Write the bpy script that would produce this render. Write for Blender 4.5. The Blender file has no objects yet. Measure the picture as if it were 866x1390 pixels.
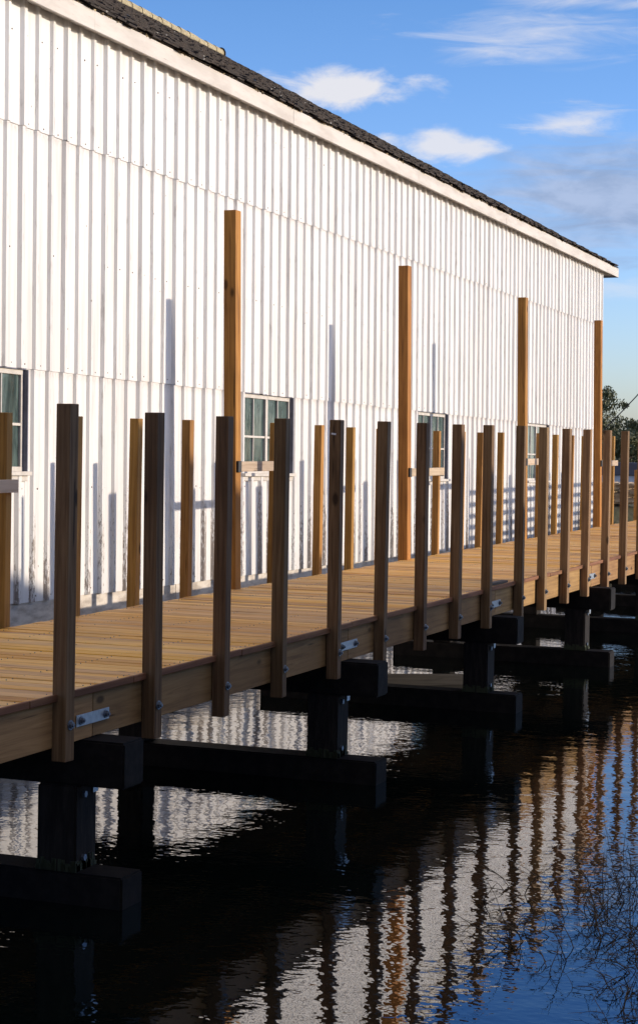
import bpy, bmesh, math, random
from mathutils import Vector, Matrix, Euler, noise as mnoise
random.seed(7)
C = bpy.context.scene.collection
SC = bpy.context.scene
R = math.radians
WATER = -2.79          # heights are measured from eye level
DECK = -1.495

# ------------------------------------------------------------------ helpers
def tag(o, label=None, cat=None, group=None, kind=None):
    if label: o['label'] = label
    if cat: o['category'] = cat
    if group: o['group'] = group
    if kind: o['kind'] = kind
    return o
def empty(name, loc=(0, 0, 0), rot=(0, 0, 0), parent=None):
    o = bpy.data.objects.new(name, None); C.objects.link(o)
    o.location = loc; o.rotation_euler = rot; o.parent = parent
    o.empty_display_size = .2
    return o
def link(name, bm, mat, parent=None, smooth=False, bevel=0):
    me = bpy.data.meshes.new(name); bm.normal_update(); bm.to_mesh(me); bm.free()
    me.materials.append(mat)
    if smooth:
        for p in me.polygons: p.use_smooth = True
    o = bpy.data.objects.new(name, me); C.objects.link(o); o.parent = parent
    if bevel:
        m = o.modifiers.new('bevel', 'BEVEL'); m.width = bevel; m.segments = 1; m.limit_method = 'ANGLE'
    return o
def box(bm, x0, x1, y0, y1, z0, z1, rot=None, piv=None):
    vs = [bm.verts.new((x, y, z)) for x in (x0, x1) for y in (y0, y1) for z in (z0, z1)]
    for f in ((0, 1, 3, 2), (4, 6, 7, 5), (0, 4, 5, 1), (2, 3, 7, 6), (0, 2, 6, 4), (1, 5, 7, 3)):
        bm.faces.new([vs[i] for i in f])
    if rot:
        bmesh.ops.rotate(bm, verts=vs, cent=piv or ((x0+x1)/2, (y0+y1)/2, (z0+z1)/2), matrix=rot)
    return vs
def cyl(bm, p0, p1, r0, r1=None, n=12, caps=True):
    r1 = r0 if r1 is None else r1
    p0 = Vector(p0); p1 = Vector(p1); d = (p1-p0).normalized()
    a = d.orthogonal().normalized(); b = d.cross(a)
    A = []; B = []
    for i in range(n):
        t = 2*math.pi*i/n; o = a*math.cos(t)+b*math.sin(t)
        A.append(bm.verts.new(p0+o*r0)); B.append(bm.verts.new(p1+o*r1))
    for i in range(n):
        j = (i+1) % n; bm.faces.new((A[i], A[j], B[j], B[i]))
    if caps:
        bm.faces.new(A[::-1]); bm.faces.new(B)
def tube(bm, pts, rads, n=4):
    prev = None
    for k, p in enumerate(pts):
        p = Vector(p)
        d = (Vector(pts[min(k+1, len(pts)-1)])-Vector(pts[max(k-1, 0)])).normalized()
        a = d.orthogonal().normalized(); b = d.cross(a)
        ring = [bm.verts.new(p+(a*math.cos(2*math.pi*i/n)+b*math.sin(2*math.pi*i/n))*rads[k]) for i in range(n)]
        if prev:
            for i in range(n):
                j = (i+1) % n; bm.faces.new((prev[i], prev[j], ring[j], ring[i]))
        prev = ring

# ------------------------------------------------------------------ materials
class N:
    def __init__(s, name):
        s.m = bpy.data.materials.new(name); s.m.use_nodes = True
        s.t = s.m.node_tree; s.t.nodes.clear()
        s.out = s.t.nodes.new('ShaderNodeOutputMaterial')
    def n(s, typ, **kw):
        o = s.t.nodes.new('ShaderNode'+typ)
        for k, v in kw.items():
            if k.startswith('_'): setattr(o, k[1:], v)
            else:
                key = int(k[1:]) if k[0] == 'i' and k[1:].isdigit() else k
                if isinstance(key, str) and key not in o.inputs: key = key.replace('_', ' ')
                i = o.inputs[key]
                if isinstance(v, bpy.types.NodeSocket): s.t.links.new(v, i)
                else: i.default_value = v
        return o
    def math(s, op, a, b=0., c=None, clamp=False):
        kw = {'i0': a, 'i1': b}
        if c is not None: kw['i2'] = c
        return s.n('Math', _operation=op, _use_clamp=clamp, **kw).outputs[0]
    def mix(s, fac, a, b, mode='MIX'):
        o = s.t.nodes.new('ShaderNodeMix'); o.data_type = 'RGBA'; o.blend_type = mode; o.clamp_factor = True
        for k, v in ((0, fac), (6, a), (7, b)):
            if isinstance(v, bpy.types.NodeSocket): s.t.links.new(v, o.inputs[k])
            else: o.inputs[k].default_value = v if k == 0 or len(v) == 4 else (*v, 1)
        return o.outputs[2]
    def ramp(s, fac, pts):
        o = s.n('ValToRGB', i0=fac); e = o.color_ramp.elements
        while len(e) < len(pts): e.new(.5)
        for i, (p, c) in enumerate(pts):
            e[i].position = p; e[i].color = (*c, 1) if len(c) == 3 else c
        return o.outputs[0]
    def smooth(s, v, a, b):
        o = s.n('MapRange', _interpolation_type='SMOOTHSTEP', _clamp=True, i0=v, i1=a, i2=b, i3=0., i4=1.)
        return o.outputs[0]
    def noise(s, vec, scale, detail=4., rough=.55, dist=0., dim='3D'):
        return s.n('TexNoise', _noise_dimensions=dim, Vector=vec, Scale=scale, Detail=detail, Roughness=rough, Distortion=dist).outputs[0]
    def mapv(s, vec, sc=(1, 1, 1), loc=(0, 0, 0)):
        return s.n('Mapping', Vector=vec, Scale=sc, Location=loc).outputs[0]
    def obj(s, rand=True):
        o = s.n('TexCoord').outputs['Object']
        if not rand: return o
        r = s.n('ObjectInfo').outputs['Random']
        k = s.math('MULTIPLY', r, 37.)
        return s.n('VectorMath', _operation='ADD', i0=o, i1=s.n('CombineXYZ', X=k, Y=k, Z=k).outputs[0]).outputs[0]
    def bsdf(s, col, rough=.6, bump=None, bstr=.3, bdist=.01, **kw):
        d = {'Base Color': col, 'Roughness': rough}; d.update(kw)
        p = s.t.nodes.new('ShaderNodeBsdfPrincipled')
        for k, v in d.items():
            i = p.inputs[k]
            if isinstance(v, bpy.types.NodeSocket): s.t.links.new(v, i)
            else: i.default_value = (*v, 1) if isinstance(v, tuple) and len(v) == 3 and k != 'Normal' else v
        if bump is not None:
            b = s.n('Bump', Height=bump, Strength=bstr, Distance=bdist)
            s.t.links.new(b.outputs[0], p.inputs['Normal'])
        s.t.links.new(p.outputs[0], s.out.inputs[0])
        return s.m

def wood(name, base, dark, light, axis=2, rough=.65, knots=True, weather=None, wamt=.0, randrange=.42, pitch=None):
    s = N(name); v = s.obj()
    sc = [22, 22, 22]; sc[axis] = 1.1
    g1 = s.noise(s.mapv(v, sc), 1., 6., .65, 1.2)
    sc2 = [95, 95, 95]; sc2[axis] = 2.2
    g2 = s.noise(s.mapv(v, sc2), 1., 3., .6)
    sc3 = [7, 7, 7]; sc3[axis] = .5
    w = s.n('TexWave', _wave_type='RINGS', _rings_direction='XYZ'[axis], Vector=s.mapv(v, sc3), Scale=1.6, Distortion=5., Detail=2., Detail_Scale=1.).outputs[1]
    f = s.math('ADD', s.math('MULTIPLY', g1, .85), s.math('MULTIPLY', w, .09))
    f = s.math('ADD', f, s.math('MULTIPLY', s.math('SUBTRACT', g2, .5), .22))
    col = s.ramp(f, [(.22, dark), (.46, base), (.78, light)])
    big = s.noise(v, 1.3, 3., .5)
    col = s.mix(s.smooth(big, .42, .72), col, s.mix(1., col, (.72, .70, .70), 'MULTIPLY'))
    if knots:
        sk = [5, 5, 5]; sk[axis] = 2.4
        vo = s.n('TexVoronoi', Vector=s.mapv(v, sk), Scale=1.)
        k = s.math('MULTIPLY', s.smooth(vo.outputs['Distance'], .17, .07), s.math('GREATER_THAN', s.n('SeparateColor', Color=vo.outputs['Color']).outputs[0], .42))
        ck = [30, 30, 30]; ck[axis] = .8
        cr = s.math('MULTIPLY', s.smooth(s.noise(s.mapv(v, ck), 1., 2., .5), .655, .70), s.smooth(s.noise(v, 2.2, 2.), .48, .60))
        col = s.mix(s.math('MULTIPLY', cr, .75), col, tuple(c*.3 for c in dark))
        col = s.mix(s.math('MULTIPLY', k, .8), col, tuple(c*.25 for c in dark))
    rr = s.n('ObjectInfo').outputs['Random']
    hs = s.n('HueSaturation', Hue=s.math('ADD', .5, s.math('MULTIPLY', s.math('SUBTRACT', s.n('TexWhiteNoise', _noise_dimensions='1D', W=rr).outputs[0], .5), .012)), Saturation=1., Value=s.math('ADD', 1.-randrange/2, s.math('MULTIPLY', rr, randrange)), Color=col)
    col = hs.outputs[0]
    if pitch:
        sx = s.n('SeparateXYZ', Vector=s.n('TexCoord').outputs['Object']).outputs[0]
        idx = s.math('FLOOR', s.math('DIVIDE', sx, pitch))
        wn = s.n('TexWhiteNoise', _noise_dimensions='1D', W=idx)
        col = s.n('HueSaturation', Hue=s.math('ADD', .493, s.math('MULTIPLY', wn.outputs[0], .014)), Saturation=s.math('ADD', .85, s.math('MULTIPLY', s.n('TexWhiteNoise', _noise_dimensions='1D', W=s.math('ADD', idx, 50.5)).outputs[0], .25)), Value=s.math('ADD', .72, s.math('MULTIPLY', wn.outputs[0], .5)), Color=col).outputs[0]
    if weather:
        col = s.mix(s.math('MULTIPLY', s.smooth(s.noise(v, 3., 5., .65), .4, .62), wamt), col, weather)
    return s.bsdf(col, rough, bump=f, bstr=.2, bdist=.003, **{'Specular IOR Level': .2})

M = {}
M['post'] = wood('brown_treated_post', (.155, .092, .045), (.068, .037, .018), (.27, .175, .092))
M['sunpost'] = wood('sunlit_treated_post', (.24, .145, .070), (.11, .062, .03), (.38, .25, .135))
M['tall'] = wood('cedar_tall_post', (.38, .175, .040), (.18, .078, .02), (.54, .28, .07))
M['back'] = wood('cedar_short_post', (.37, .19, .050), (.18, .085, .026), (.52, .30, .095))
M['rim'] = wood('treated_rim_board', (.35, .20, .082), (.18, .095, .04), (.48, .30, .13), axis=0)
M['trim'] = wood('red_brown_edge', (.22, .10, .05), (.11, .048, .027), (.33, .175, .09), axis=0)
M['brace'] = wood('pale_brace_board', (.50, .40, .29), (.34, .25, .17), (.60, .50, .38), axis=0)
M['greyplank'] = wood('grey_weathered_plank', (.085, .078, .07), (.045, .04, .036), (.13, .118, .105), axis=0)
M['joist'] = wood('dark_joist', (.12, .085, .055), (.06, .04, .03), (.17, .13, .09), axis=0)

def deckmat():
    s = N('cedar_decking'); v = s.n('TexCoord').outputs['Object']
    sx = s.n('SeparateXYZ', Vector=v)
    idx = s.math('FLOOR', s.math('DIVIDE', sx.outputs[0], .146))
    wn = s.n('TexWhiteNoise', _noise_dimensions='1D', W=idx).outputs[0]
    wn2 = s.n('TexWhiteNoise', _noise_dimensions='1D', W=s.math('ADD', idx, 77.3)).outputs[0]
    vv = s.n('VectorMath', _operation='ADD', i0=v, i1=s.n('CombineXYZ', X=0., Y=s.math('MULTIPLY', wn, 40.), Z=s.math('MULTIPLY', wn2, 9.)).outputs[0]).outputs[0]
    g1 = s.noise(s.mapv(vv, (26, 1.2, 26)), 1., 6., .62, 1.0)
    g2 = s.noise(s.mapv(vv, (110, 2.4, 110)), 1., 3., .6)
    f = s.math('ADD', g1, s.math('MULTIPLY', s.math('SUBTRACT', g2, .5), .4))
    col = s.ramp(f, [(.28, (.44, .185, .045)), (.47, (.80, .425, .115)), (.72, (.88, .54, .19))])
    vo = s.n('TexVoronoi', Vector=s.mapv(vv, (9, 3.2, 9)), Scale=1.)
    k = s.math('MULTIPLY', s.smooth(vo.outputs['Distance'], .16, .05), s.math('GREATER_THAN', s.n('SeparateColor', Color=vo.outputs['Color']).outputs[0], .7))
    col = s.mix(s.math('MULTIPLY', k, .7), col, (.12, .05, .025))
    col = s.n('HueSaturation', Hue=s.math('ADD', .492, s.math('MULTIPLY', wn2, .016)), Saturation=s.math('ADD', .88, s.math('MULTIPLY', wn, .2)), Value=s.math('ADD', .64, s.math('MULTIPLY', s.math('POWER', wn2, .6), .48)), Color=col).outputs[0]
    col = s.mix(s.math('MULTIPLY', s.smooth(s.noise(v, .8, 4., .6), .5, .75), .35), col, (.33, .24, .16))
    return s.bsdf(col, .6, bump=f, bstr=.3, bdist=.004, **{'Specular IOR Level': .3})
M['deck'] = deckmat()

RIB, RIB0 = .3130, 17.288
def wallmat():
    s = N('white_painted_metal'); v = s.n('TexCoord').outputs['Object']
    xyz = s.n('SeparateXYZ', Vector=v); X, Z = xyz.outputs[0], xyz.outputs[2]
    X0 = s.math('ADD', X, 20. - RIB0)
    pan = s.math('FLOOR', s.math('DIVIDE', X0, RIB*3))
    tier = s.math('ADD', s.math('GREATER_THAN', Z, .655), s.math('GREATER_THAN', Z, 3.222))
    wn = s.n('TexWhiteNoise', _noise_dimensions='2D', Vector=s.n('CombineXYZ', X=pan, Y=tier, Z=0.).outputs[0]).outputs[0]
    col = s.mix(wn, (.68, .665, .65), (.735, .725, .71))
    st = s.noise(s.mapv(v, (9, 9, .55)), 1., 5., .6)
    col = s.mix(s.math('MULTIPLY', s.smooth(st, .44, .70), .6), col, (.54, .51, .48))
    # grime that collects along the rib edges, heavier near the foot of the sheets
    ph = s.math('FRACT', s.math('DIVIDE', s.math('ADD', X0, .085), RIB))
    rib = s.math('MULTIPLY', s.smooth(ph, .05, .12), s.smooth(ph, .46, .34))
    fine = s.noise(s.mapv(v, (48, 48, 13)), 1., 6., .72)
    pc = s.noise(s.mapv(v, (2.6, 1, .35)), 1., 3., .6)
    low = s.smooth(Z, .35, -1.95)
    th = s.math('SUBTRACT', .785, s.math('ADD', s.math('MULTIPLY', low, .33), s.math('MULTIPLY', s.math('SUBTRACT', pc, .5), .9)))
    stain = s.math('MULTIPLY', s.smooth(s.math('SUBTRACT', fine, th), 0., .10), rib)
    upstain = s.math('MULTIPLY', s.math('MULTIPLY', s.smooth(s.noise(s.mapv(v, (20, 20, 3)), 1., 5., .7), .54, .70), rib), .6)
    col = s.mix(s.math('MULTIPLY', stain, .78), col, s.mix(s.noise(v, 14., 3.), (.06, .05, .045), (.24, .17, .12)))
    col = s.mix(upstain, col, (.40, .36, .33))
    # thin mottled brown band just under the lap of each course
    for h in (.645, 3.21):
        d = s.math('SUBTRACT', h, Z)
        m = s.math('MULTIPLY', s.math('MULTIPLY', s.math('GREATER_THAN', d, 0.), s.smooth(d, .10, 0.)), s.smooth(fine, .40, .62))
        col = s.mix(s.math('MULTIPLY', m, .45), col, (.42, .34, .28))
    specks = s.n('TexVoronoi', Vector=s.mapv(v, (3.3, 3.3, 2.2)), Scale=1.)
    k = s.math('MULTIPLY', s.math('LESS_THAN', specks.outputs['Distance'], .028), s.math('GREATER_THAN', s.n('SeparateColor', Color=specks.outputs['Color']).outputs[1], .45))
    col = s.mix(s.math('MULTIPLY', k, .75), col, (.16, .11, .08))
    return s.bsdf(col, .5, bump=s.noise(s.mapv(v, (3, 3, 1.2)), 1., 2.), bstr=.12, bdist=.02, **{'Specular IOR Level': .3})
M['wall'] = wallmat()

def paint(name, a, b, scale=3., amt=.5, rough=.6, sc=(1, 1, 1), crack=None, metallic=0., bstr=.25, spec=.5):
    s = N(name); v = s.obj()
    nz = s.noise(s.mapv(v, sc), scale, 6., .62)
    col = s.mix(s.math('MULTIPLY', s.smooth(nz, .38, .68), amt), a, b)
    if crack:
        n2 = s.noise(s.mapv(v, (sc[0]*.7, sc[1]*8, sc[2]*8)), scale*3.2, 5., .7)
        col = s.mix(s.smooth(n2, .64, .70), col, crack)
    return s.bsdf(col, rough, bump=nz, bstr=bstr, bdist=.006, Metallic=metallic, **{'Specular IOR Level': spec})
M['fascia'] = paint('cream_fascia_paint', (.60, .56, .51), (.47, .42, .37), 2., .8, .6, (.6, 3, 3), (.26, .20, .15))
M['sill_board'] = paint('peeling_base_board', (.64, .58, .50), (.34, .29, .24), 3., .9, .8, (1, 3, 3), (.16, .12, .09))
M['frame'] = paint('white_window_paint', (.60, .56, .51), (.44, .40, .35), 8., .6, .5, crack=(.34, .28, .22))
M['reveal'] = paint('shade_tinted_jamb', (.16, .17, .22), (.08, .085, .11), 5., .7, .6)  # shade on the window jambs put into the colour
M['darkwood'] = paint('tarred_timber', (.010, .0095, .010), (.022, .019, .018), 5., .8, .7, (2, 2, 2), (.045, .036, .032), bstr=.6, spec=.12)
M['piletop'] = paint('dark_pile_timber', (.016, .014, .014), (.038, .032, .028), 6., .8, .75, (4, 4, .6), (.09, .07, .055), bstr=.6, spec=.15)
M['galv'] = paint('galvanised_steel', (.42, .46, .50), (.28, .31, .36), 30., .6, .42, metallic=.75)
M['bolt'] = paint('bolt_steel', (.20, .24, .30), (.11, .13, .17), 30., .6, .4, metallic=.7)
M['dark'] = paint('dark_board_end', (.02, .02, .022), (.04, .035, .03), 9., .6)  # dark colour for the near end of each brace board
M['screw'] = paint('screw_heads', (.20, .16, .13), (.08, .055, .04), 40., .8)
M['void'] = paint('dark_foundation', (.018, .016, .015), (.035, .03, .026), 3., .8, .9)
M['tagw'] = paint('white_tag', (.75, .77, .8), (.6, .62, .66), 9., .4)
M['ridge'] = paint('lichen_ridge_tile', (.42, .36, .22), (.24, .20, .13), 9., .8, .85, crack=(.12, .10, .08))
M['algae'] = paint('green_algae', (.03, .04, .018), (.05, .055, .025), 30., .7, .8)
M['cable'] = paint('black_cable', (.03, .03, .035), (.05, .05, .05), 9., .4)
M['grey_siding'] = paint('weathered_grey_boards', (.22, .20, .18), (.14, .125, .11), 3., .8, .8, (6, 6, .6))
M['brickdark'] = paint('dark_brick', (.10, .07, .055), (.06, .045, .04), 3., .8, .85)
M['navy'] = paint('navy_tarp', (.018, .028, .05), (.035, .05, .085), 4., .7, .45)
M['boxwhite'] = paint('white_box_paint', (.68, .68, .70), (.52, .52, .55), 4., .6)
M['lumber'] = paint('stacked_lumber', (.62, .47, .31), (.34, .24, .15), 6., .8, .8)

def roofmat():
    s = N('dark_roof_tiles'); v = s.n('TexCoord').outputs['Object']
    a = s.noise(v, 5., 6., .7); b = s.noise(v, 28., 4., .7)
    col = s.ramp(a, [(.3, (.012, .008, .006)), (.55, (.034, .022, .016)), (.75, (.075, .049, .035))])
    col = s.mix(s.smooth(b, .58, .70), col, (.085, .075, .07))
    vo = s.n('TexVoronoi', Vector=v, Scale=7.)
    k = s.math('MULTIPLY', s.math('LESS_THAN', vo.outputs['Distance'], .22), s.math('GREATER_THAN', s.n('SeparateColor', Color=vo.outputs['Color']).outputs[0], .86))
    col = s.mix(k, col, (.26, .25, .24))
    return s.bsdf(col, .62, bump=b, bstr=.7, bdist=.02)
M['roof'] = roofmat()

def mossmat():
    s = N('moss_and_grit'); v = s.obj(False)
    col = s.ramp(s.noise(v, 16., 3., .6), [(.35, (.05, .045, .04)), (.5, (.20, .15, .09)), (.65, (.52, .42, .27))])
    return s.bsdf(col, .9)
M['moss'] = mossmat()

def glass(name, a, b, streak):
    s = N(name); v = s.obj()
    n1 = s.noise(s.mapv(v, (7, 7, 1.2)), 1.4, 5., .6, .6)
    col = s.mix(s.smooth(n1, .35, .66), a, b)
    col = s.mix(s.math('MULTIPLY', s.smooth(s.noise(s.mapv(v, (26, 26, 2)), 1., 4., .7), .56, .75), .5), col, streak)
    return s.bsdf(col, .06, bump=s.noise(v, 5., 2.), bstr=.12, bdist=.01, **{'Specular IOR Level': .8})
M['glass'] = glass('old_window_glass', (.03, .05, .05), (.10, .145, .135), (.26, .30, .27))
M['glass_pale'] = glass('pale_dusty_glass', (.08, .115, .11), (.28, .34, .32), (.50, .52, .48))

def watermat():
    s = N('dark_harbour_water'); v = s.n('TexCoord').outputs['Object']
    sw = s.noise(s.mapv(v, (1.0, .8, 1)), 1.0, 1., .4)
    n1 = s.noise(s.mapv(v, (1.4, 1., 1)), 3.2, 1., .4, .3)
    n2 = s.noise(s.mapv(v, (1.4, 1., 1)), 15., 1., .5)
    h = s.math('ADD', s.math('ADD', s.math('MULTIPLY', sw, .0050), s.math('MULTIPLY', n1, .0030)), s.math('MULTIPLY', n2, .00100))
    b = s.n('Bump', Height=h, Strength=1., Distance=1.)
    col = s.mix(s.noise(v, .6, 2.), (.0015, .003, .0028), (.003, .006, .005))
    return s.bsdf(col, .0, IOR=2.2, Normal=b.outputs[0])
M['water'] = watermat()

def groundmat():
    s = N('gravelly_grass_ground'); v = s.obj(False)
    n = s.noise(v, .7, 7., .65)
    col = s.ramp(n, [(.3, (.07, .06, .04)), (.5, (.08, .085, .035)), (.7, (.15, .12, .08))])
    return s.bsdf(col, .95, bump=s.noise(v, 9., 5.), bstr=.6, bdist=.05)
M['ground'] = groundmat()
def mudmat():
    s = N('wet_green_mud'); v = s.obj(False)
    col = s.ramp(s.noise(v, 3., 6., .65), [(.3, (.005, .006, .004)), (.55, (.012, .013, .008)), (.75, (.028, .026, .017))])
    return s.bsdf(col, .75, bump=s.noise(v, 14., 5.), bstr=.5, bdist=.03, **{'Specular IOR Level': .15})
M['mud'] = mudmat()
def leafmat(name, a, b, c):
    s = N(name)
    n = s.noise(s.n('TexCoord').outputs['Object'], 2.1, 3., .6)
    g = s.n('NewGeometry').outputs['Random Per Island']
    col = s.mix(s.smooth(n, .35, .65), a, b); col = s.mix(s.math('MULTIPLY', g, .6), col, c)
    return s.bsdf(col, .6)
M['leaf'] = leafmat('olive_leaves', (.06, .08, .03), (.11, .125, .045), (.18, .16, .07))
M['bark'] = paint('bark', (.10, .075, .055), (.05, .04, .03), 9., .8, .9)
M['twig'] = paint('dark_stems', (.055, .038, .022), (.12, .085, .045), 9., .8, .8)

# ------------------------------------------------------------------ setting
bm = bmesh.new()
vs = [bm.verts.new(p) for p in ((-400, -400, WATER), (1500, -400, WATER), (1500, 1200, WATER), (-400, 1200, WATER))]
bm.faces.new(vs); w = link('water', bm, M['water']); tag(w, kind='structure')

def terrain(name, x0, x1, y0, y1, nx, ny, hf, mat):
    bm = bmesh.new(); g = []
    for i in range(nx+1):
        row = []
        for j in range(ny+1):
            x = x0+(x1-x0)*i/nx; y = y0+(y1-y0)*j/ny
            row.append(bm.verts.new((x, y, hf(x, y))))
        g.append(row)
    for i in range(nx):
        for j in range(ny): bm.faces.new((g[i][j], g[i+1][j], g[i+1][j+1], g[i][j+1]))
    return tag(link(name, bm, mat, smooth=True), kind='structure')
def sm(a, b, x):
    t = max(0, min(1, (x-a)/(b-a))); return t*t*(3-2*t)
def landh(x, y):      # far shore beyond the building and the land it backs on to
    k = max(sm(46.5, 49, x)*sm(8.2, 9.4, y), sm(12, 13.5, y))
    return -3.3+k*(1.62)+.06*mnoise.noise(Vector((x*.3, y*.3, 0)))*k
terrain('shore_land', -20, 300, 7, 160, 160, 76, landh, M['ground'])
def bankh(x, y):
    k = sm(-5.5, -8.0, y+.5*mnoise.noise(Vector((x*.2, 0, 5))))
    return -3.3+k*1.9+.1*mnoise.noise(Vector((x*.3, y*.3, 3)))*k
terrain('near_bank', -60, 320, -120, -3, 130, 50, bankh, M['ground'])

# ------------------------------------------------------------------ white building
# local frame: x along the wall, z up, -y outwards; the old building leans back a little and dips away
B = empty('waterside_building', (20, 10.139, 0), (-.01248, .0134, 0))
tag(B, 'long white building clad in ribbed metal sheets with a dark hipped roof', 'building')
bx = lambda X: X-20
XL, XR = 8.0, 45.22
WIN = [(15.70, 17.45, -.47, .645), (23.25, 25.02, -.475, .645), (30.85, 32.55, -.56, .645), (38.22, 39.99, -.60, .645)]
BASE, S2, S3, TOP = -1.845, .653, 3.22, 4.55
def ribprof():
    pts = []; k0 = int(math.floor((XL-RIB0)/RIB))-1; k = k0
    while True:
        xc = RIB0+k*RIB
        if xc > XR+.2: break
        big = (k % 3 == 0)
        w2, tp, d = (.060, .030, .040) if big else (.050, .024, .032)
        # raised rib (towards the water): foot, crown, crown, foot
        pts += [(xc-w2, 0), (xc-tp, -d), (xc+tp, -d), (xc+w2, 0)]
        if big: pts += [(xc+w2+.012, 0), (xc+w2+.016, .005)]
        k += 1
    return [p for p in pts if XL <= p[0] <= XR]
PROF = ribprof()
def yat(x):
    for a, b in zip(PROF, PROF[1:]):
        if a[0] <= x <= b[0]: return a[1]+(b[1]-a[1])*(x-a[0])/(b[0]-a[0])
    return 0.
def wall_tier(bm, z0, z1, off, wins=()):
    xs = set(p[0] for p in PROF) | {XL, XR}
    for w in wins: xs |= {w[0], w[1]}
    xs = sorted(xs); rnd = random.Random(int(z0*10))
    jz = {}
    for a, b in zip(xs, xs[1:]):
        if b-a < 1e-5: continue
        mid = (a+b)/2; spans = [(z0, z1)]
        for w in wins:
            if w[0] < mid < w[1]: spans = [(z0, w[2])]
        pan = int(math.floor((mid-RIB0)/(RIB*3)))
        if pan not in jz: jz[pan] = (rnd.uniform(-.006, .006), rnd.uniform(-.003, .003))
        dz, dy = jz[pan]
        for s0, s1 in spans:
            zz = [s0+dz if s0 == z0 else s0, s1]
            vv = [bm.verts.new((bx(x), yat(x)+off+dy*0+(0.004 if z == zz[1] else -.002), z)) for x, z in ((a, zz[0]), (b, zz[0]), (b, zz[1]), (a, zz[1]))]
            bm.faces.new(vv)
bm = bmesh.new()
wall_tier(bm, BASE, S2+.08, 0, WIN)
wall_tier(bm, S2, S3+.08, -.009)
wall_tier(bm, S3, TOP+.1, -.018)
bmesh.ops.remove_doubles(bm, verts=bm.verts, dist=.0004)
wl = link('wall', bm, M['wall'], B)
sol = wl.modifiers.new('sheet', 'SOLIDIFY'); sol.thickness = .0025; sol.offset = 1
# far end wall, back wall
bm = bmesh.new()
box(bm, bx(XL), bx(XR)-.02, .045, .10, BASE-.1, -.62)           # sheathing behind the sheets (below the windows)
box(bm, bx(XL), bx(XR)-.02, .045, .10, .66, TOP+.1)
xs = [XL]
for w_ in WIN: xs += [w_[0], w_[1]]
xs += [XR-.02]
for i in range(0, len(xs), 2): box(bm, bx(xs[i]), bx(xs[i+1]), .046, .099, -.62, .66)
box(bm, bx(XR)-.018, bx(XR)+.03, -.03, 14.6, BASE, TOP+.1)
box(bm, bx(XL), bx(XL)+.05, .1, 14.6, BASE, TOP+.1)
box(bm, bx(XL)+.05, bx(XR)-.02, 14.5, 14.6, BASE, TOP+.1)
link('inner_wall', bm, M['fascia'], B)
# screw heads
bm = bmesh.new(); rnd = random.Random(3)
k = int((XL-RIB0)/RIB)
while RIB0+k*RIB < XR-.1:
    for h, off in ((S2+.05, -.011), (S3+.05, -.020), (1.93, -.011), (-.62, -.002), (-1.78, -.002), (4.2, -.02)):
        for dx in (.045, .115) if h in (S2+.05, S3+.05) else (.08,):
            X = RIB0+k*RIB+.02+dx+rnd.uniform(-.015, .015); hh = h+rnd.uniform(-.012, .012)
            if rnd.random() < .25: continue
            if any(w_[0]-.02 < X < w_[1]+.02 and w_[2] < hh < w_[3] for w_ in WIN): continue
            r = rnd.uniform(.008, .0135)
            cyl(bm, (bx(X), yat(X)+off+.004, hh), (bx(X), yat(X)+off-.006, hh), r, r*.7, 6)
    k += 1
tag(link('screw_heads', bm, M['screw'], B), kind='stuff')
# base board and foundation
bm = bmesh.new(); x = XL; rnd = random.Random(5)
while x < XR:
    L = min(rnd.uniform(3.4, 4.8), XR-x)
    box(bm, bx(x)+.002, bx(x+L)-.004, .006+rnd.uniform(-.004, .004), .05, BASE-.30, BASE+.05)
    x += L
link('base_board', bm, M['sill_board'], B, bevel=.006)
bm = bmesh.new()
box(bm, bx(XL), bx(XR)-.05, .55, .75, -3.6, BASE-.12)
x = XL+.4
while x < XR:
    cyl(bm, (bx(x), .28, -3.6), (bx(x), .28, BASE-.28), .13, .12, 10); x += 2.4
link('foundation', bm, M['void'], B)
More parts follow.
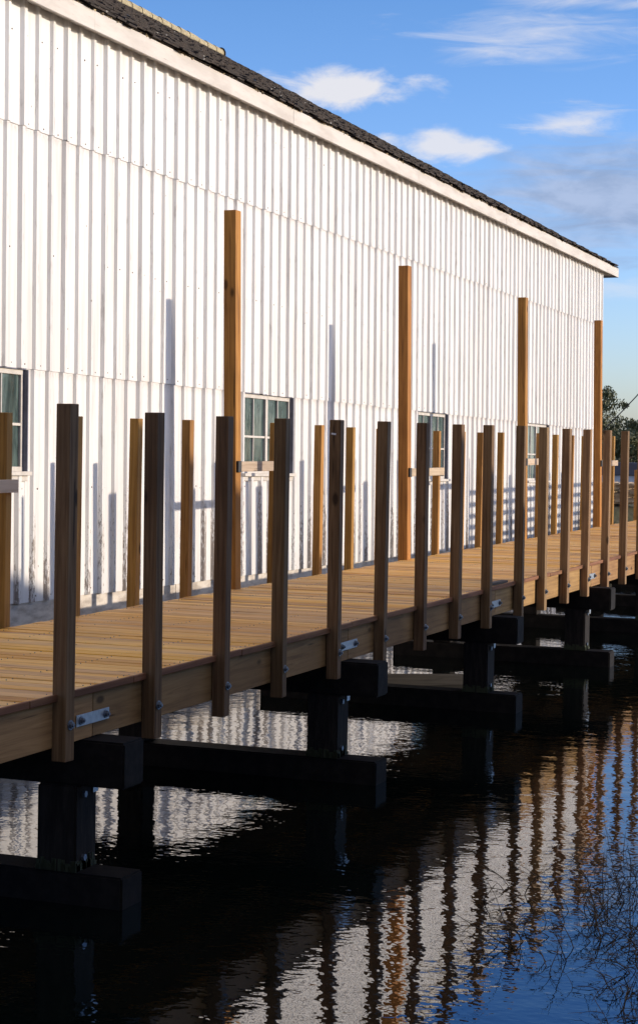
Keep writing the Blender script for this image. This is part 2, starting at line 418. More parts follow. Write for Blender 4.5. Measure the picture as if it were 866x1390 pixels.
# windows
for wi, (x0, x1, z0, z1) in enumerate(WIN):
    a, b = bx(x0), bx(x1)
    gl = M['glass_pale'] if wi == 3 else M['glass']
    bm = bmesh.new(); fw = .045; y0, y1 = .022, .072
    box(bm, a+.01, b-.01, y0, y1, z1-.055, z1); box(bm, a+.01, b-.01, y0, y1, z0+.03, z0+.08)
    box(bm, a+.01, a+.01+fw, y0+.002, y1, z0+.08, z1-.055); box(bm, b-.01-fw, b-.01, y0+.002, y1, z0+.08, z1-.055)
    mid = (a+b)/2
    fr = link('window', bm, M['frame'], B, bevel=.003)
    if wi == 0: fr['label'] = 'window at the left edge of the picture with dark greenish panes'
    if wi == 3: fr['label'] = 'farthest window with whitish panes'
    bm = bmesh.new(); box(bm, mid-.038, mid+.038, y0-.006, y1, z0+.08, z1-.055)
    link('mullion', bm, M['frame'], fr, bevel=.003)
    bm = bmesh.new(); zb = z0+.08+(z1-z0-.135)*.46
    box(bm, a+.055, mid-.038, y0+.004, y1-.01, zb-.014, zb+.014); box(bm, mid+.038, b-.055, y0+.004, y1-.01, zb-.014, zb+.014)
    for q in (.5*(a+.055+mid-.038), .5*(b-.055+mid+.038)):
        for zz0, zz1 in ((z0+.08, zb-.014), (zb+.014, z1-.055)):
            box(bm, q-.009, q+.009, y0+.008, y1-.01, zz0, zz1)
    link('glazing_bars', bm, M['frame'], fr)
    for (p0, p1) in ((a+.05, mid-.03), (mid+.03, b-.05)):
        bm = bmesh.new(); box(bm, p0, p1, .052, .058, z0+.06, z1-.04)
        pn = link('pane', bm, gl, fr); pn.rotation_euler = (random.uniform(-.004, .004), 0, 0)
    bm = bmesh.new(); box(bm, a-.05, b+.03, -.075, .10, z0-.015, z0+.03)
    box(bm, a-.02, b+.01, -.03, .0, z0-.075, z0-.015)
    link('sill', bm, M['frame'], fr, bevel=.004)
    bm = bmesh.new()
    box(bm, b-.006, b+.010, -.03, .12, z0+.03, z1+.0); box(bm, a-.018, a+.008, -.01, .12, z0+.03, z1)
    box(bm, a+.008, b-.008, -.012, .12, z1, z1+.015)
    link('reveal', bm, M['reveal'], fr)
# roof: hip at the far end
OV, FZ0, FZ1 = .20, 4.50, 4.725
EY, EX = -OV-.03, bx(46.15)
W_ = 14.6; RY = W_/2; pitch = None
RIDGEX = bx(46.15)-(RY-EY)*1.02; RZ = 4.62+4.35
def roofz(t): return FZ1+.02+(RZ-FZ1-.02)*t
bm = bmesh.new()
A = (bx(XL)-.3, EY, FZ1+.01); Bp = (EX, EY, FZ1+.01); Cc = (EX, W_-EY, FZ1+.01); D = (bx(XL)-.3, W_-EY, FZ1+.01)
E1 = (bx(XL)-.3, RY, RZ); E2 = (RIDGEX, RY, RZ)
V = [bm.verts.new(p) for p in (A, Bp, Cc, D, E1, E2)]
for f in ((0, 1, 5, 4), (1, 2, 5), (2, 3, 4, 5), (0, 4, 3), (0, 3, 2, 1)): bm.faces.new([V[i] for i in f])
roof = link('roof', bm, M['roof'], B)
# shaped tiles on the two slopes seen
def tiles(o0, ux, uy, length, height, clip, name, seed):
    bm = bmesh.new(); rnd = random.Random(seed)
    o0 = Vector(o0); ux = Vector(ux); uy = Vector(uy); nn = ux.cross(uy).normalized()
    cw, ch = .23, .235; r = 0
    while r*ch < height:
        x = -(.15 if r % 2 else 0)
        while x < length:
            xx0, xx1 = x+.004, x+cw-.004
            if clip(xx0, (r+1)*ch) and clip(xx1, (r+1)*ch) and clip(xx0, r*ch) and clip(xx1, r*ch):
                j = rnd.uniform(-.012, .02); lo = rnd.uniform(-.045, .02)-(rnd.uniform(0, .05) if r == 0 else 0)
                lift0 = .040+rnd.uniform(-.012, .022); lift1 = .012
                pts = []
                for (u, vv, l) in ((xx0, r*ch+lo, lift0), (xx1, r*ch+lo+rnd.uniform(-.008, .008), lift0), (xx1, (r+1)*ch+.03, lift1), (xx0, (r+1)*ch+.03, lift1)):
                    pts.append(o0+ux*u+uy*vv+nn*l)
                top = [bm.verts.new(p) for p in pts]; bot = [bm.verts.new(p-nn*.022) for p in pts]
                bm.faces.new(top); bm.faces.new((bot[0], bot[1], top[1], top[0]))
                bm.faces.new((bot[1], bot[2], top[2], top[1])); bm.faces.new((bot[3], bot[0], top[0], top[3]))
            x += cw
        r += 1
    return link(name, bm, M['roof'], roof)
sl = Vector((0, RY-EY, RZ-FZ1-.01)); SL = sl.length; sl.normalize()
LEN = EX-(bx(XL)-.3); run = RY-EY; hipx = EX-RIDGEX
tiles(A, (1, 0, 0), sl, LEN+.2, SL-.1, lambda u, v_: 0 <= u+.1 and u < LEN-(v_/SL)*hipx+.02, 'tile_courses', 11)
s2 = Vector((-hipx, 0, RZ-FZ1-.01)); S2L = s2.length; s2.normalize()
tiles(Bp, (0, 1, 0), s2, 2*run+.1, S2L-.1, lambda u, v_: u > (v_/S2L)*run-.02 and u < 2*run-(v_/S2L)*run+.02, 'tile_courses', 12)
# ridge tiles, half round, up to where the hip starts
bm = bmesh.new(); x = bx(XL)-.3; rnd = random.Random(9)
while x < RIDGEX-.1:
    L = .46; dz = rnd.uniform(-.01, .012)
    cyl(bm, (x, RY-.02, RZ+.03+dz), (min(x+L-.012, RIDGEX), RY-.02, RZ+.03+dz), .115, .105, 12); x += L
link('ridge_tiles', bm, M['ridge'], roof, smooth=False)
bm = bmesh.new(); cyl(bm, (RIDGEX, RY-.02, RZ+.04), (RIDGEX+.09, RY-.02, RZ+.03), .14, .11, 12)
link('ridge_end_cap', bm, M['roof'], roof)
# fascia boards and soffit
x = bx(XL)-.3; rnd = random.Random(2)
bm = bmesh.new(); fy = EY+.045
while x < EX-.01:
    L = min(rnd.uniform(4.6, 6.2), EX-x); o = rnd.uniform(-.003, .003)
    box(bm, x+.0015, x+L-.0015, fy-.03+o, fy, FZ0+o, FZ1-.005); x += L
link('fascia', bm, M['fascia'], B, bevel=.004)
bm = bmesh.new(); box(bm, EX-.012, EX+.018, fy-.026, W_-EY-.06, FZ0, FZ1-.005)
link('end_fascia', bm, M['reveal'], B)
bm = bmesh.new()
box(bm, bx(XL)-.3, bx(XR)+.03, fy+.001, -.045, FZ0+.05, FZ0+.075)
box(bm, bx(XR)+.032, EX-.013, fy+.001, W_-EY-.06, FZ0+.05, FZ0+.075)
link('soffit', bm, M['fascia'], B)
# crusts of moss and broken tile edge along the eave
bm = bmesh.new(); rnd = random.Random(21); x = bx(XL)
while x < EX-.2:
    if rnd.random() < .85:
        r = rnd.uniform(.012, .036); vs_ = bmesh.ops.create_icosphere(bm, subdivisions=1, radius=r)['verts']
        for v_ in vs_:
            v_.co = Vector((v_.co.x*rnd.uniform(1.0, 1.9), v_.co.y, v_.co.z*rnd.uniform(.6, 1.0)))+Vector((x, fy-.012+rnd.uniform(-.02, .02), FZ1+rnd.uniform(-.012, .018)))
    x += rnd.uniform(.05, .17)
tag(link('eave_moss', bm, M['moss'], roof), kind='stuff')

# ------------------------------------------------------------------ boardwalk
S = 1.0915; XB0 = 9.864; BENT = 4.386
YO, YIN = 5.245, 7.355
BW = empty('boardwalk', (0, 0, DECK))
tag(BW, 'raised timber boardwalk of tan cross boards running beside the white building over water', 'boardwalk')
bm = bmesh.new(); rnd = random.Random(4); i = int(4/.146)
while i*.146 < 50:
    x = i*.146; h = rnd.uniform(-.003, .003); e = rnd.uniform(-.008, .006)
    g = rnd.uniform(.004, .008)
    vs_ = box(bm, x+g, x+.146-g, YO-.012, YIN+.02+rnd.uniform(-.01, .01), -.036+h, h)
    tw = rnd.uniform(-.0025, .0025)
    for v_ in vs_:
        if v_.co.x > x+.07: v_.co.z += tw
    i += 1
link('decking', bm, M['deck'], BW, bevel=.004)
bm = bmesh.new(); i = int(7/.146)
while i*.146 < 30:
    for y in (5.285, 5.819, 6.369, 6.919, 7.31):
        for dx in (.035, .111):
            if rnd.random() < .06: continue
            X_ = i*.146+dx+rnd.uniform(-.006, .006); Y_ = y+rnd.uniform(-.007, .007)
            cyl(bm, (X_, Y_, -.004), (X_, Y_, .0030), .0036, n=6)
    i += 1
tag(link('deck_screws', bm, M['bolt'], BW), kind='stuff')
# red brown strip that closes the ends of the boards, in lengths
cuts = [4.0, 6.2, 8.35, 9.06, 10.33, 12.0, 14.25, 16.2, 18.2, 20.8, 22.4, 24.6, 27.1, 29.4, 32, 34.5, 37, 39.4, 42, 44.5, 47, 50]
for a, b in zip(cuts, cuts[1:]):
    bm = bmesh.new(); o = rnd.uniform(-.004, .004)
    box(bm, a+.003, b-.003, YO-.036+o*.5, YO-.0135, -.038+o, .003+o)
    link('edge_strip', bm, M['trim'], BW, bevel=.003)
# rim boards with joints at the bents
for k in range(-1, 9):
    a, b = XB0+BENT*k, XB0+BENT*(k+1)
    for nm, y0, y1 in (('rim_board', YO, YO+.038), ('inner_rim_board', YIN-.06, YIN-.022)):
        bm = bmesh.new(); d = rnd.uniform(-.003, .003)
        box(bm, a+.004, b-.004, y0+d, y1+d, -.308+d, -.040)
        link(nm, bm, M['rim'] if nm == 'rim_board' else M['joist'], BW, bevel=.004)
for y in (5.8, 6.35, 6.9):
    bm = bmesh.new(); box(bm, 5, 50, y, y+.038, -.306, -.042); link('joist', bm, M['joist'], BW)
# steel splice plates, each with two bolts
def plate():
    bm = bmesh.new(); box(bm, -.205, .205, -.006, 0, -.035, .035)
    return link('splice_plate', bm, M['galv'], BW, bevel=.002)
def nut(bm, x, y, z, r=.017, t=.014):
    cyl(bm, (x, y, z), (x, y-t*.45, z), r*1.35, r*1.3, 14); cyl(bm, (x, y-t*.45, z), (x, y-t*1.5, z), r, r*.95, 6)
    cyl(bm, (x, y-t*1.5, z), (x, y-t*2.2, z), r*.5, r*.45, 8)
P0 = plate(); P0.location = (XB0-.01, YO-.003, -.19)
for sx in (-.155, .155):
    bm = bmesh.new(); nut(bm, sx, -.006, 0, .019); link('bolt', bm, M['bolt'], P0)
for k in range(1, 9):
    p = P0.copy(); C.objects.link(p); p.parent = BW; p.location = (XB0+BENT*k+rnd.uniform(-.04, .02), YO-.003, -.185+rnd.uniform(-.008, .012)); p.rotation_euler = (0, rnd.uniform(-.02, .02), 0)
    for ch in P0.children:
        c_ = ch.copy(); C.objects.link(c_); c_.parent = p
bm = bmesh.new(); box(bm, 18.48, 19.13, YO+.005, YO+.075, .005, .03, Euler((.03, .01, .0)).to_matrix())
o = link('loose_batten', bm, M['greyplank']); o.location = (0, 0, DECK)
tag(o, 'short weathered grey batten lying on the outer edge of the boardwalk', 'plank')

# ------------------------------------------------------------------ posts
def post_bm(wx, wy, z0, z1):
    bm = bmesh.new(); box(bm, -wx/2, wx/2, -wy/2, wy/2, z0, z1)
    es = [e for e in bm.edges]
    bmesh.ops.bevel(bm, geom=es, offset=.004, segments=1, affect='EDGES')
    # cut into lengths so the timber can bow a touch
    for k in range(1, 6):
        z = z0+(z1-z0)*k/6
        bmesh.ops.bisect_plane(bm, geom=bm.verts[:]+bm.edges[:]+bm.faces[:], plane_co=(0, 0, z), plane_no=(0, 0, 1))
    return bm
ORD = ['first', 'second', 'third', 'fourth', 'fifth', 'sixth', 'seventh', 'eighth', 'ninth', 'tenth', 'eleventh', 'twelfth', 'thirteenth', 'fourteenth', 'fifteenth', 'sixteenth', 'seventeenth', 'eighteenth', 'nineteenth']
FX = [9.418, 10.539, 11.614, 12.645, 13.778, 14.91, 15.977, 17.067, 18.108, 19.36, 20.34, 21.415, 22.478, 23.598, 24.684]
FT = [.174, .145, .14, .142, .149, .154, .156, .157, .164, .172, .168, .163, .166, .168, .169]
FB = [-1.91, -1.915, -1.936, -1.927, -1.916, -1.86, -1.875, -1.898, -1.86, -1.83, -1.86, -1.88, -1.87, -1.87, -1.87]
FXN = {0: (83.5, 92)}
def front_post():
    r = empty('railing_post')
    link('shaft', post_bm(.094, .094, -2.05, 0), M['post'], r)
    bm = bmesh.new(); nut(bm, 0, -.0472, -1.84, .022, .013); link('bolt', bm, M['bolt'], r)
    return r
def dup(r, loc, rot):
    o = r.copy(); C.objects.link(o); o.location = loc; o.rotation_euler = rot
    for ch in r.children:
        c_ = ch.copy(); C.objects.link(c_); c_.parent = o
    return o
fp0 = front_post(); rnd = random.Random(12)
XS = list(FX); XS += [FX[-1]+S*k for k in range(1, 21)]
hint = ['nearest and widest of them, over the first pile cap', 'just left of the narrow back post with a sunlit side', 'its top right in front of the tall post foot',
        'standing before the second window', 'with a small white tag near its top', 'with a knot halfway up its dark face', 'half covering the third window',
        'between the third window and the loose batten', 'beside the grey batten', 'in front of the foot of the third tall post', 'near the farthest window',
        'its upper edge catching gold light', 'bright-edged, against the end of the white wall', 'just right of the farthest tall post', 'last whole one before the right edge of the picture']
hint[1] = 'second from the left edge'
for i, X in enumerate(XS):
    top = FT[i] if i < len(FT) else .168
    rot = (rnd.uniform(-.004, .004), rnd.uniform(-.004, .004)-(.006 if i % 5 == 3 else 0), R({0: -4, 1: -3, 4: 3., 3: 2.5}.get(i, rnd.uniform(-2.5, 2.5))))
    o = fp0 if i == 0 else dup(fp0, None or (0, 0, 0), rot)
    o.location = (X, 5.197, top); o.rotation_euler = rot
    if i < 15:
        tag(o, f'{ORD[i]} outer railing post, {hint[i]}', 'post', 'railing posts along the outer edge of the boardwalk')
    else:
        tag(o, 'brown outer railing post farther along the boardwalk past the right edge', 'post', 'railing posts along the outer edge of the boardwalk')
    if i >= 10:                          # farther posts take a lighter wood with the sunlight put into its colour
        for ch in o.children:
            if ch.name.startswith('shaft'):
                ch.material_slots[0].link = 'OBJECT'; ch.material_slots[0].material = M['sunpost']
    if i == 4:
        bm = bmesh.new(); box(bm, -.0505, -.0475, -.008, .030, -.118, -.104, Euler((.12, 0, 0)).to_matrix()); link('tag', bm, M['tagw'], o)
# guard rails already fixed farther along, out past the right edge
bm = None
GR = empty('guard_rails', (36.0, 5.13, 0))
tag(GR, 'horizontal timber guard rails fixed to the outer posts past the right edge of the picture', 'railing')
for z in (-.12, -.35, -.57, -.78, -.99, -1.2):
    bm = bmesh.new(); box(bm, 0, 11.5, -.02, .018, z-.05, z+.04); link('rail', bm, M['post'], GR)

# inner row
sp = bmesh.new
def short_post():
    return link('railing_post', post_bm(.086, .086, -1.80, 0), M['back'])
sp0 = short_post(); used = False
BK = [(12.463, .158), (13.587, .149), (14.686, .148), (15.747, .152), (17.859, .154), (19.129, .147), (20.127, .135), (21.16, .128), (23.40, .125), (24.525, .126),
      (25.443, .124), (26.503, .134), (28.75, .142), (29.797, .128), (30.90, .125), (31.849, .119), (34.111, .135), (35.1, .127), (36.412, -.513)]
bh = ['at the left edge, beside the nearest window', 'hidden mostly behind the first outer post', 'orange brown, between the first and second outer posts', 'slim, left of the nearest tall post',
      'behind the fourth outer post, holding the weathered brace', 'gold-edged, left of the tagged outer post', 'gold-edged, right of the tagged outer post', 'hidden behind the sixth outer post',
      'bright gold with the pale brace fixed across it', 'hidden behind the eighth outer post', 'dull, left of the ninth outer post', 'gold-edged, between the ninth and tenth outer posts',
      'in front of the farthest window, holding a pale brace', 'alone against the white wall right of the farthest window', 'a bright line right of the twelfth outer post', 'peeping out left of the thirteenth outer post',
      'just past the farthest tall post', 'peeping out left of the last whole outer post', 'cut lower than the rest, at the right edge']
for i, ((X, top), h) in enumerate(zip(BK, bh)):
    if used: o = sp0.copy(); C.objects.link(o)
    else: o = sp0; used = True
    o.location = (X, 7.42, top); o.rotation_euler = (rnd.uniform(-.004, .004), rnd.uniform(-.003, .003), R(rnd.uniform(-2.5, 2.5)))
    if i == 18: o.scale = (1, 1, .68)
    tag(o, f'short inner railing post {h}', 'post', 'short railing posts along the inner edge of the boardwalk')
tp0 = link('tall_post', post_bm(.140, .125, -3.98, 0), M['tall'])
tn = ['nearest tall bare post, left of the second window', 'second tall bare post, left of the third window', 'third tall bare post, touching the farthest window', 'farthest tall bare post, at the far corner of the white wall']
for i, (X, top) in enumerate(((16.718, 2.213), (22.01, 2.161), (27.643, 2.2), (32.815, 2.189))):
    o = tp0
    if i: o = tp0.copy(); C.objects.link(o)
    o.location = (X, 7.435, top); o.rotation_euler = (-.012, -.012, R((1.5, 0, -1, 0)[i]))
    # keep the foot in line while the post leans with the old wall
    o.location.y += .0; 
    tag(o, tn[i], 'post', 'tall posts along the inner edge of the boardwalk')
# braces
for i, (a, b, z, l) in enumerate(((11.2, 12.52, -.405, 'grey brace board at the left edge under the nearest window'),
                    (16.76, 17.92, -.290, 'weathered brace board nailed across under the second window'),
                    (22.06, 23.46, -.405, 'pale sunlit brace board nailed between the second tall post and a short post'),
                    (27.66, 28.80, -.305, 'pale brace board across the foot of the farthest window'),
                    (32.85, 34.2, -.36, 'small pale brace board past the farthest tall post'))):
    r = empty('brace_board', (a, 7.345, z)); tag(r, l, 'board', 'brace boards between tall and short posts')
    bm = bmesh.new(); box(bm, .02, b-a, -.019, .0195, -.05, .05); link('board', bm, M['brace'], r, bevel=.003)
    bm = bmesh.new(); box(bm, -.06, .018, -.028, .0195, -.056, .056); link('dark_end_block', bm, M['dark'], r, bevel=.003)

# ------------------------------------------------------------------ bents: cap, pile, sill
def timber(name, wx, y0, y1, z0, z1, mat, bev=.012):
    bm = bmesh.new(); box(bm, -wx/2, wx/2, y0, y1, z0, z1)
    bmesh.ops.bevel(bm, geom=bm.edges[:], offset=bev, segments=2, affect='EDGES')
    return link(name, bm, mat)
rnd = random.Random(31)
BN = ['nearest', 'second', 'third', 'fourth', 'fifth']
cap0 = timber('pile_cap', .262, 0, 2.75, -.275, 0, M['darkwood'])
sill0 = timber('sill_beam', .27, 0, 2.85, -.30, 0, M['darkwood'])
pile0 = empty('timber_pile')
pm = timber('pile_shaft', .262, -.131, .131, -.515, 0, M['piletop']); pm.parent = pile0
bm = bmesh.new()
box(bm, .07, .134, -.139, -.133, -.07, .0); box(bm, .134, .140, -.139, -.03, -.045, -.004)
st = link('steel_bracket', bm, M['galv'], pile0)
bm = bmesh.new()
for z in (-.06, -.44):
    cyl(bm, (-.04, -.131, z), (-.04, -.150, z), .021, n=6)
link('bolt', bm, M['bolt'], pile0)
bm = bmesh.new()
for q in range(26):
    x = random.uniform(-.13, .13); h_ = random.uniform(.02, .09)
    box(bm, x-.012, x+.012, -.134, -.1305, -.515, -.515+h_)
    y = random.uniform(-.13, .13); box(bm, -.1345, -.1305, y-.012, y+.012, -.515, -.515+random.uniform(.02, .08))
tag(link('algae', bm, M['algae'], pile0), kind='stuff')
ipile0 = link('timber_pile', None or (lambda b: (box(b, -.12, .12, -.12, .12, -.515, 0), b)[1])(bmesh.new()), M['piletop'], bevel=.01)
for k in range(-1, 9):
    X = XB0+BENT*k
    first = k == -1
    def cp(o): 
        if first: return o
        c_ = o.copy(); C.objects.link(c_); return c_
    nm = BN[k] if 0 <= k < 5 else None
    end = 4.955+rnd.uniform(-.03, .03)
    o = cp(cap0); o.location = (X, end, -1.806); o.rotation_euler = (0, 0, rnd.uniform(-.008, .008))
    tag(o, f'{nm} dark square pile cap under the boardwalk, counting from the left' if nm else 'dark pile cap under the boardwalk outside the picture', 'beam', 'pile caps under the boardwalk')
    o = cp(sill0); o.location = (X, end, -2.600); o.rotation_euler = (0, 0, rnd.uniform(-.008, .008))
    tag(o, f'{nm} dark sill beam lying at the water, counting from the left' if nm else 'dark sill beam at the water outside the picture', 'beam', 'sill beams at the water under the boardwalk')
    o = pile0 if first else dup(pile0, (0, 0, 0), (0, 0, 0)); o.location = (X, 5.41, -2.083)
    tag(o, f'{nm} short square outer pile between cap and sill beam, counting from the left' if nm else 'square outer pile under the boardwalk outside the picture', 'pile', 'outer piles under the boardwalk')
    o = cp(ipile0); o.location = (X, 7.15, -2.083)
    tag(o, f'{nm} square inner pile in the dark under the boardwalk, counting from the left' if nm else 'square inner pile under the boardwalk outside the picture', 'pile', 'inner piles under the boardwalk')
bm = bmesh.new(); box(bm, -.75, .75, -.02, .02, -.09, .09)
o = link('floating_plank', bm, M['greyplank'], bevel=.006); o.location = (20.1, 6.6, -2.745); o.rotation_euler = (R(14), R(1.5), R(-52))
tag(o, 'grey weathered plank lying in the water under the boardwalk between two bents', 'plank')

# ------------------------------------------------------------------ far things at the right
# pallets / lumber stack
r = empty('lumber_stack', (50.2, 9.9, -1.62)); tag(r, 'stack of rough sunlit lumber with dark gaps beyond the end of the boardwalk', 'lumber')
rnd = random.Random(8)
for L in range(5):
    bm = bmesh.new(); z = L*.115
    for q in range(9):
        if rnd.random() < .2: continue
        y = q*.2+rnd.uniform(-.02, .02); box(bm, rnd.uniform(-.12, .1), 1.8+rnd.uniform(-.1, .1), y, y+.13, z+.03, z+.085)
    for x in (.1, .9, 1.6): box(bm, x, x+.06, 0, 1.8, z-.03, z+.028)
    link('lumber_layer', bm, M['lumber'], r)
r = empty('storage_box', (61, 12.1, -1.65)); tag(r, 'low white storage box under a dark navy cover beyond the lumber stack', 'storage box')
bm = bmesh.new(); box(bm, 0, 1.6, -.9, 2.2, 0, .62); link('box_body', bm, M['boxwhite'], r, bevel=.02)
bm = bmesh.new(); vs_ = box(bm, -.08, 1.68, -1.0, 2.3, .60, 1.02)
for v_ in vs_:
    if v_.co.z > .9: v_.co.x = .8+(v_.co.x-.8)*.35; v_.co.y = .65+(v_.co.y-.65)*.85
link('cover', bm, M['navy'], r, bevel=.03)

def tree(name, loc, H, RX, seed, label, group, nleaf=5200, leaf=.11, crown0=.22, mat='leaf', kinds=9):
    rnd = random.Random(seed); r = empty(name, loc); tag(r, label, 'tree', group)
    bm = bmesh.new(); tips = []
    tube(bm, [(0, 0, -.3), (.05*H*.2, 0, H*.25), (0, .03*H, H*.55), (.02*H, 0, H*.85)], [H*.028, H*.022, H*.013, H*.004], 8)
    for k in range(kinds*2):
        t = rnd.uniform(crown0, .95); a = rnd.uniform(0, 6.28); l = RX*rnd.uniform(.55, 1.05)*math.sin(min(1, (1.08-t)*1.7)*1.57)
        p0 = Vector((0, 0, H*t*.8)); p1 = p0+Vector((math.cos(a)*l, math.sin(a)*l, H*rnd.uniform(.05, .2)))
        m = (p0+p1)/2+Vector((0, 0, .04*H))
        tube(bm, [p0, m, p1], [H*.009, H*.006, H*.002], 5); tips.append((p1, rnd.uniform(.5, 1.)*RX*.42)); tips.append((m, RX*.3))
        for q in range(2):
            p2 = p1+Vector((rnd.uniform(-1, 1), rnd.uniform(-1, 1), rnd.uniform(-.2, .9)))*RX*.35
            tube(bm, [m, p2], [H*.004, H*.0015], 4); tips.append((p2, rnd.uniform(.3, .7)*RX*.4))
    link('trunk', bm, M['bark'], r)
    bm = bmesh.new()
    for k in range(nleaf):
        c_, rr = rnd.choice(tips)
        d = Vector((rnd.gauss(0, 1), rnd.gauss(0, 1), rnd.gauss(0, 1))); d = d.normalized()*rr*rnd.random()**.45; d.z *= .75
        p = c_+d; s_ = leaf*rnd.uniform(.6, 1.3)
        e = Euler((rnd.uniform(0, 6.3), rnd.uniform(0, 6.3), rnd.uniform(0, 6.3))).to_matrix()
        q = [p+e @ Vector(o_) for o_ in ((-s_, 0, 0), (0, -s_*.5, s_*.15), (s_, 0, 0), (0, s_*.5, s_*.15))]
        bm.faces.new([bm.verts.new(x_) for x_ in q])
    link('crown', bm, M[mat], r)
    return r
tree('leafy_tree', (88, 19.75, -1.7), 4.9, 1.25, 1, 'olive green tree rising just past the corner of the white wall', 'trees beyond the boardwalk', 4600, .075)
tree('leafy_tree', (92, 18.9, -1.7), 3.1, 1.7, 2, 'lower rounded tree at the right edge behind the overhead cable', 'trees beyond the boardwalk', 7500, .075)
tree('bush', (80, 16.5, -1.7), 1.9, 1.5, 3, 'low dark bush behind the navy-covered storage box', 'trees beyond the boardwalk', 5000, .08, .05)
tree('bush', (96, 21.6, -1.7), 2.3, 1.7, 4, 'broad dark green bush between the tall post and the storage box', 'trees beyond the boardwalk', 6000, .09, .05)
for i, (x, y, h, l) in enumerate(((74, -27, 8.5, 'leftmost'), (99, -28, 11, 'second'), (113, -31, 9.5, 'third'), (128, -29, 12, 'fourth'), (165, -34, 12, 'rightmost'))):
    tree('shore_tree', (x, y, -1.5), h, h*.33, 20+i, f'{l} leafy tree on the opposite bank, mirrored in the window panes', 'trees on the opposite bank', 2600, .26)
# overhead cable and its pole
cb = bmesh.new(); A_ = Vector((52, 8.9, 3.38)); B_ = Vector((52.2, 12.6, -.62)); pts = []
for k in range(13):
    t = k/12; p = A_.lerp(B_, t); p.z -= .12*math.sin(math.pi*t); pts.append(p)
tube(cb, pts, [.016]*13, 6); tag(link('overhead_cable', cb, M['cable']), 'thin dark cable slanting down across the sky beside the tree', 'cable')
r = empty('utility_pole', (52, 8.8, -1.7)); tag(r, 'grey timber utility pole past the right edge holding the slanting cable', 'pole')
bm = bmesh.new(); cyl(bm, (0, 0, -.6), (0, 0, 6.4), .14, .10, 12); link('pole_shaft', bm, M['grey_siding'], r)
bm = bmesh.new(); box(bm, -.06, .06, -.7, .7, 5.75, 5.87); link('cross_arm', bm, M['grey_siding'], r)

# boathouse on the near bank, behind the photographer's right shoulder, whose gable shades the near half of the walk
r = empty('boathouse', (12, -9, -1.3)); tag(r, 'weathered grey boathouse with a low gable roof on the near bank behind the viewer', 'building')
bm = bmesh.new(); prof = [(-14, -.5), (13.4, -.5), (13.4, 2.70), (-.3, 7.0), (-14, 2.70)]
f0 = [bm.verts.new((x, 0, z)) for x, z in prof]; f1 = [bm.verts.new((x, -9, z)) for x, z in prof]
bm.faces.new(f0); bm.faces.new(f1[::-1])
for i in range(5): bm.faces.new((f0[i], f1[i], f1[(i+1) % 5], f0[(i+1) % 5]))
link('walls', bm, M['grey_siding'], r)
bm = bmesh.new()
for sgn, xe in ((1, 13.75), (-1, -14.35)):
    a = [(-.3, 7.15), (xe, 2.73), (xe, 2.61), (-.3, 7.03)]
    v0 = [bm.verts.new((x, .4, z)) for x, z in a]; v1 = [bm.verts.new((x, -9.4, z)) for x, z in a]
    bm.faces.new(v0); bm.faces.new(v1[::-1])
    for i in range(4): bm.faces.new((v0[i], v1[i], v1[(i+1) % 4], v0[(i+1) % 4]))
link('roof', bm, M['roof'], r)
for x0 in (-9, 2, 7.5):
    bm = bmesh.new(); box(bm, x0, x0+2.6, .01, .05, -.1, 2.3); dd = link('door', bm, M['darkwood'], r)
    bm = bmesh.new(); cyl(bm, (x0+2.4, .05, 1.1), (x0+2.4, .12, 1.1), .03, n=8); link('handle', bm, M['galv'], dd)

# tall dark block added behind the viewer's left shoulder to cut sky light
r = empty('sky_blocker', (-9, 6, -1.6)); tag(r, 'tall dark brick block added behind the viewer to cut the sky light', 'building')
bm = bmesh.new(); box(bm, -14, 0, -10, 16, -2, 13); link('walls', bm, M['brickdark'], r)
bm = bmesh.new(); box(bm, -14.3, .3, -10.3, 16.3, 13, 13.4); link('roof', bm, M['roof'], r)
for j in range(5):
    for z in (2, 6.5):
        bm = bmesh.new(); box(bm, .0, .05, -8+j*5, -6.2+j*5, z, z+2.2); link('window', bm, M['glass'], r)
# ------------------------------------------------------------------ dead stems standing in the shallows
bm = bmesh.new(); rnd = random.Random(77)
def stem(base, L, head, lean, bend, r, depth=0):
    pts = []; rd = []; p = Vector(base); d = Vector((math.cos(head)*math.sin(lean), math.sin(head)*math.sin(lean), math.cos(lean)))
    n = 7
    for k in range(n+1):
        pts.append(p.copy()); rd.append(r*(1-.7*k/n))
        d = (d+Vector((math.cos(head)*bend, math.sin(head)*bend, -bend*1.1))/n+Vector((rnd.gauss(0, .09), rnd.gauss(0, .09), rnd.gauss(0, .07)))).normalized()
        p = p+d*L/n
    tube(bm, pts, rd, 3)
    if depth < 2:
        for q in range(rnd.randint(1, 3)):
            k = rnd.randint(2, n-1)
            stem(pts[k], L*rnd.uniform(.25, .55), head+rnd.uniform(-1.4, 1.4), rnd.uniform(.4, 1.5), rnd.uniform(0, 1.2), r*.6, depth+1)
clumps = [(10.9, 2.25, .5, 110), (10.3, 2.0, .42, 90), (11.7, 2.35, .5, 64), (10.2, 2.6, .42, 36), (9.6, 1.85, .35, 60), (12.5, 2.45, .4, 22), (9.0, 1.75, .3, 34), (9.7, 2.45, .3, 14), (11.0, 2.95, .4, 14), (10.1, 2.95, .3, 8)]
for cx, cy, rr, n in clumps:
    n = int(n*.6)
    for k in range(n):
        a = rnd.uniform(0, 6.28); q = rr*rnd.random()**.5
        stem((cx+math.cos(a)*q, cy+math.sin(a)*q*.7, WATER-.05), rnd.uniform(.14, .42) if rnd.random() < .85 else rnd.uniform(.4, .62), rnd.uniform(0, 6.28), abs(rnd.gauss(.35, .35)), rnd.uniform(0, 1.6), rnd.uniform(.0024, .0048))
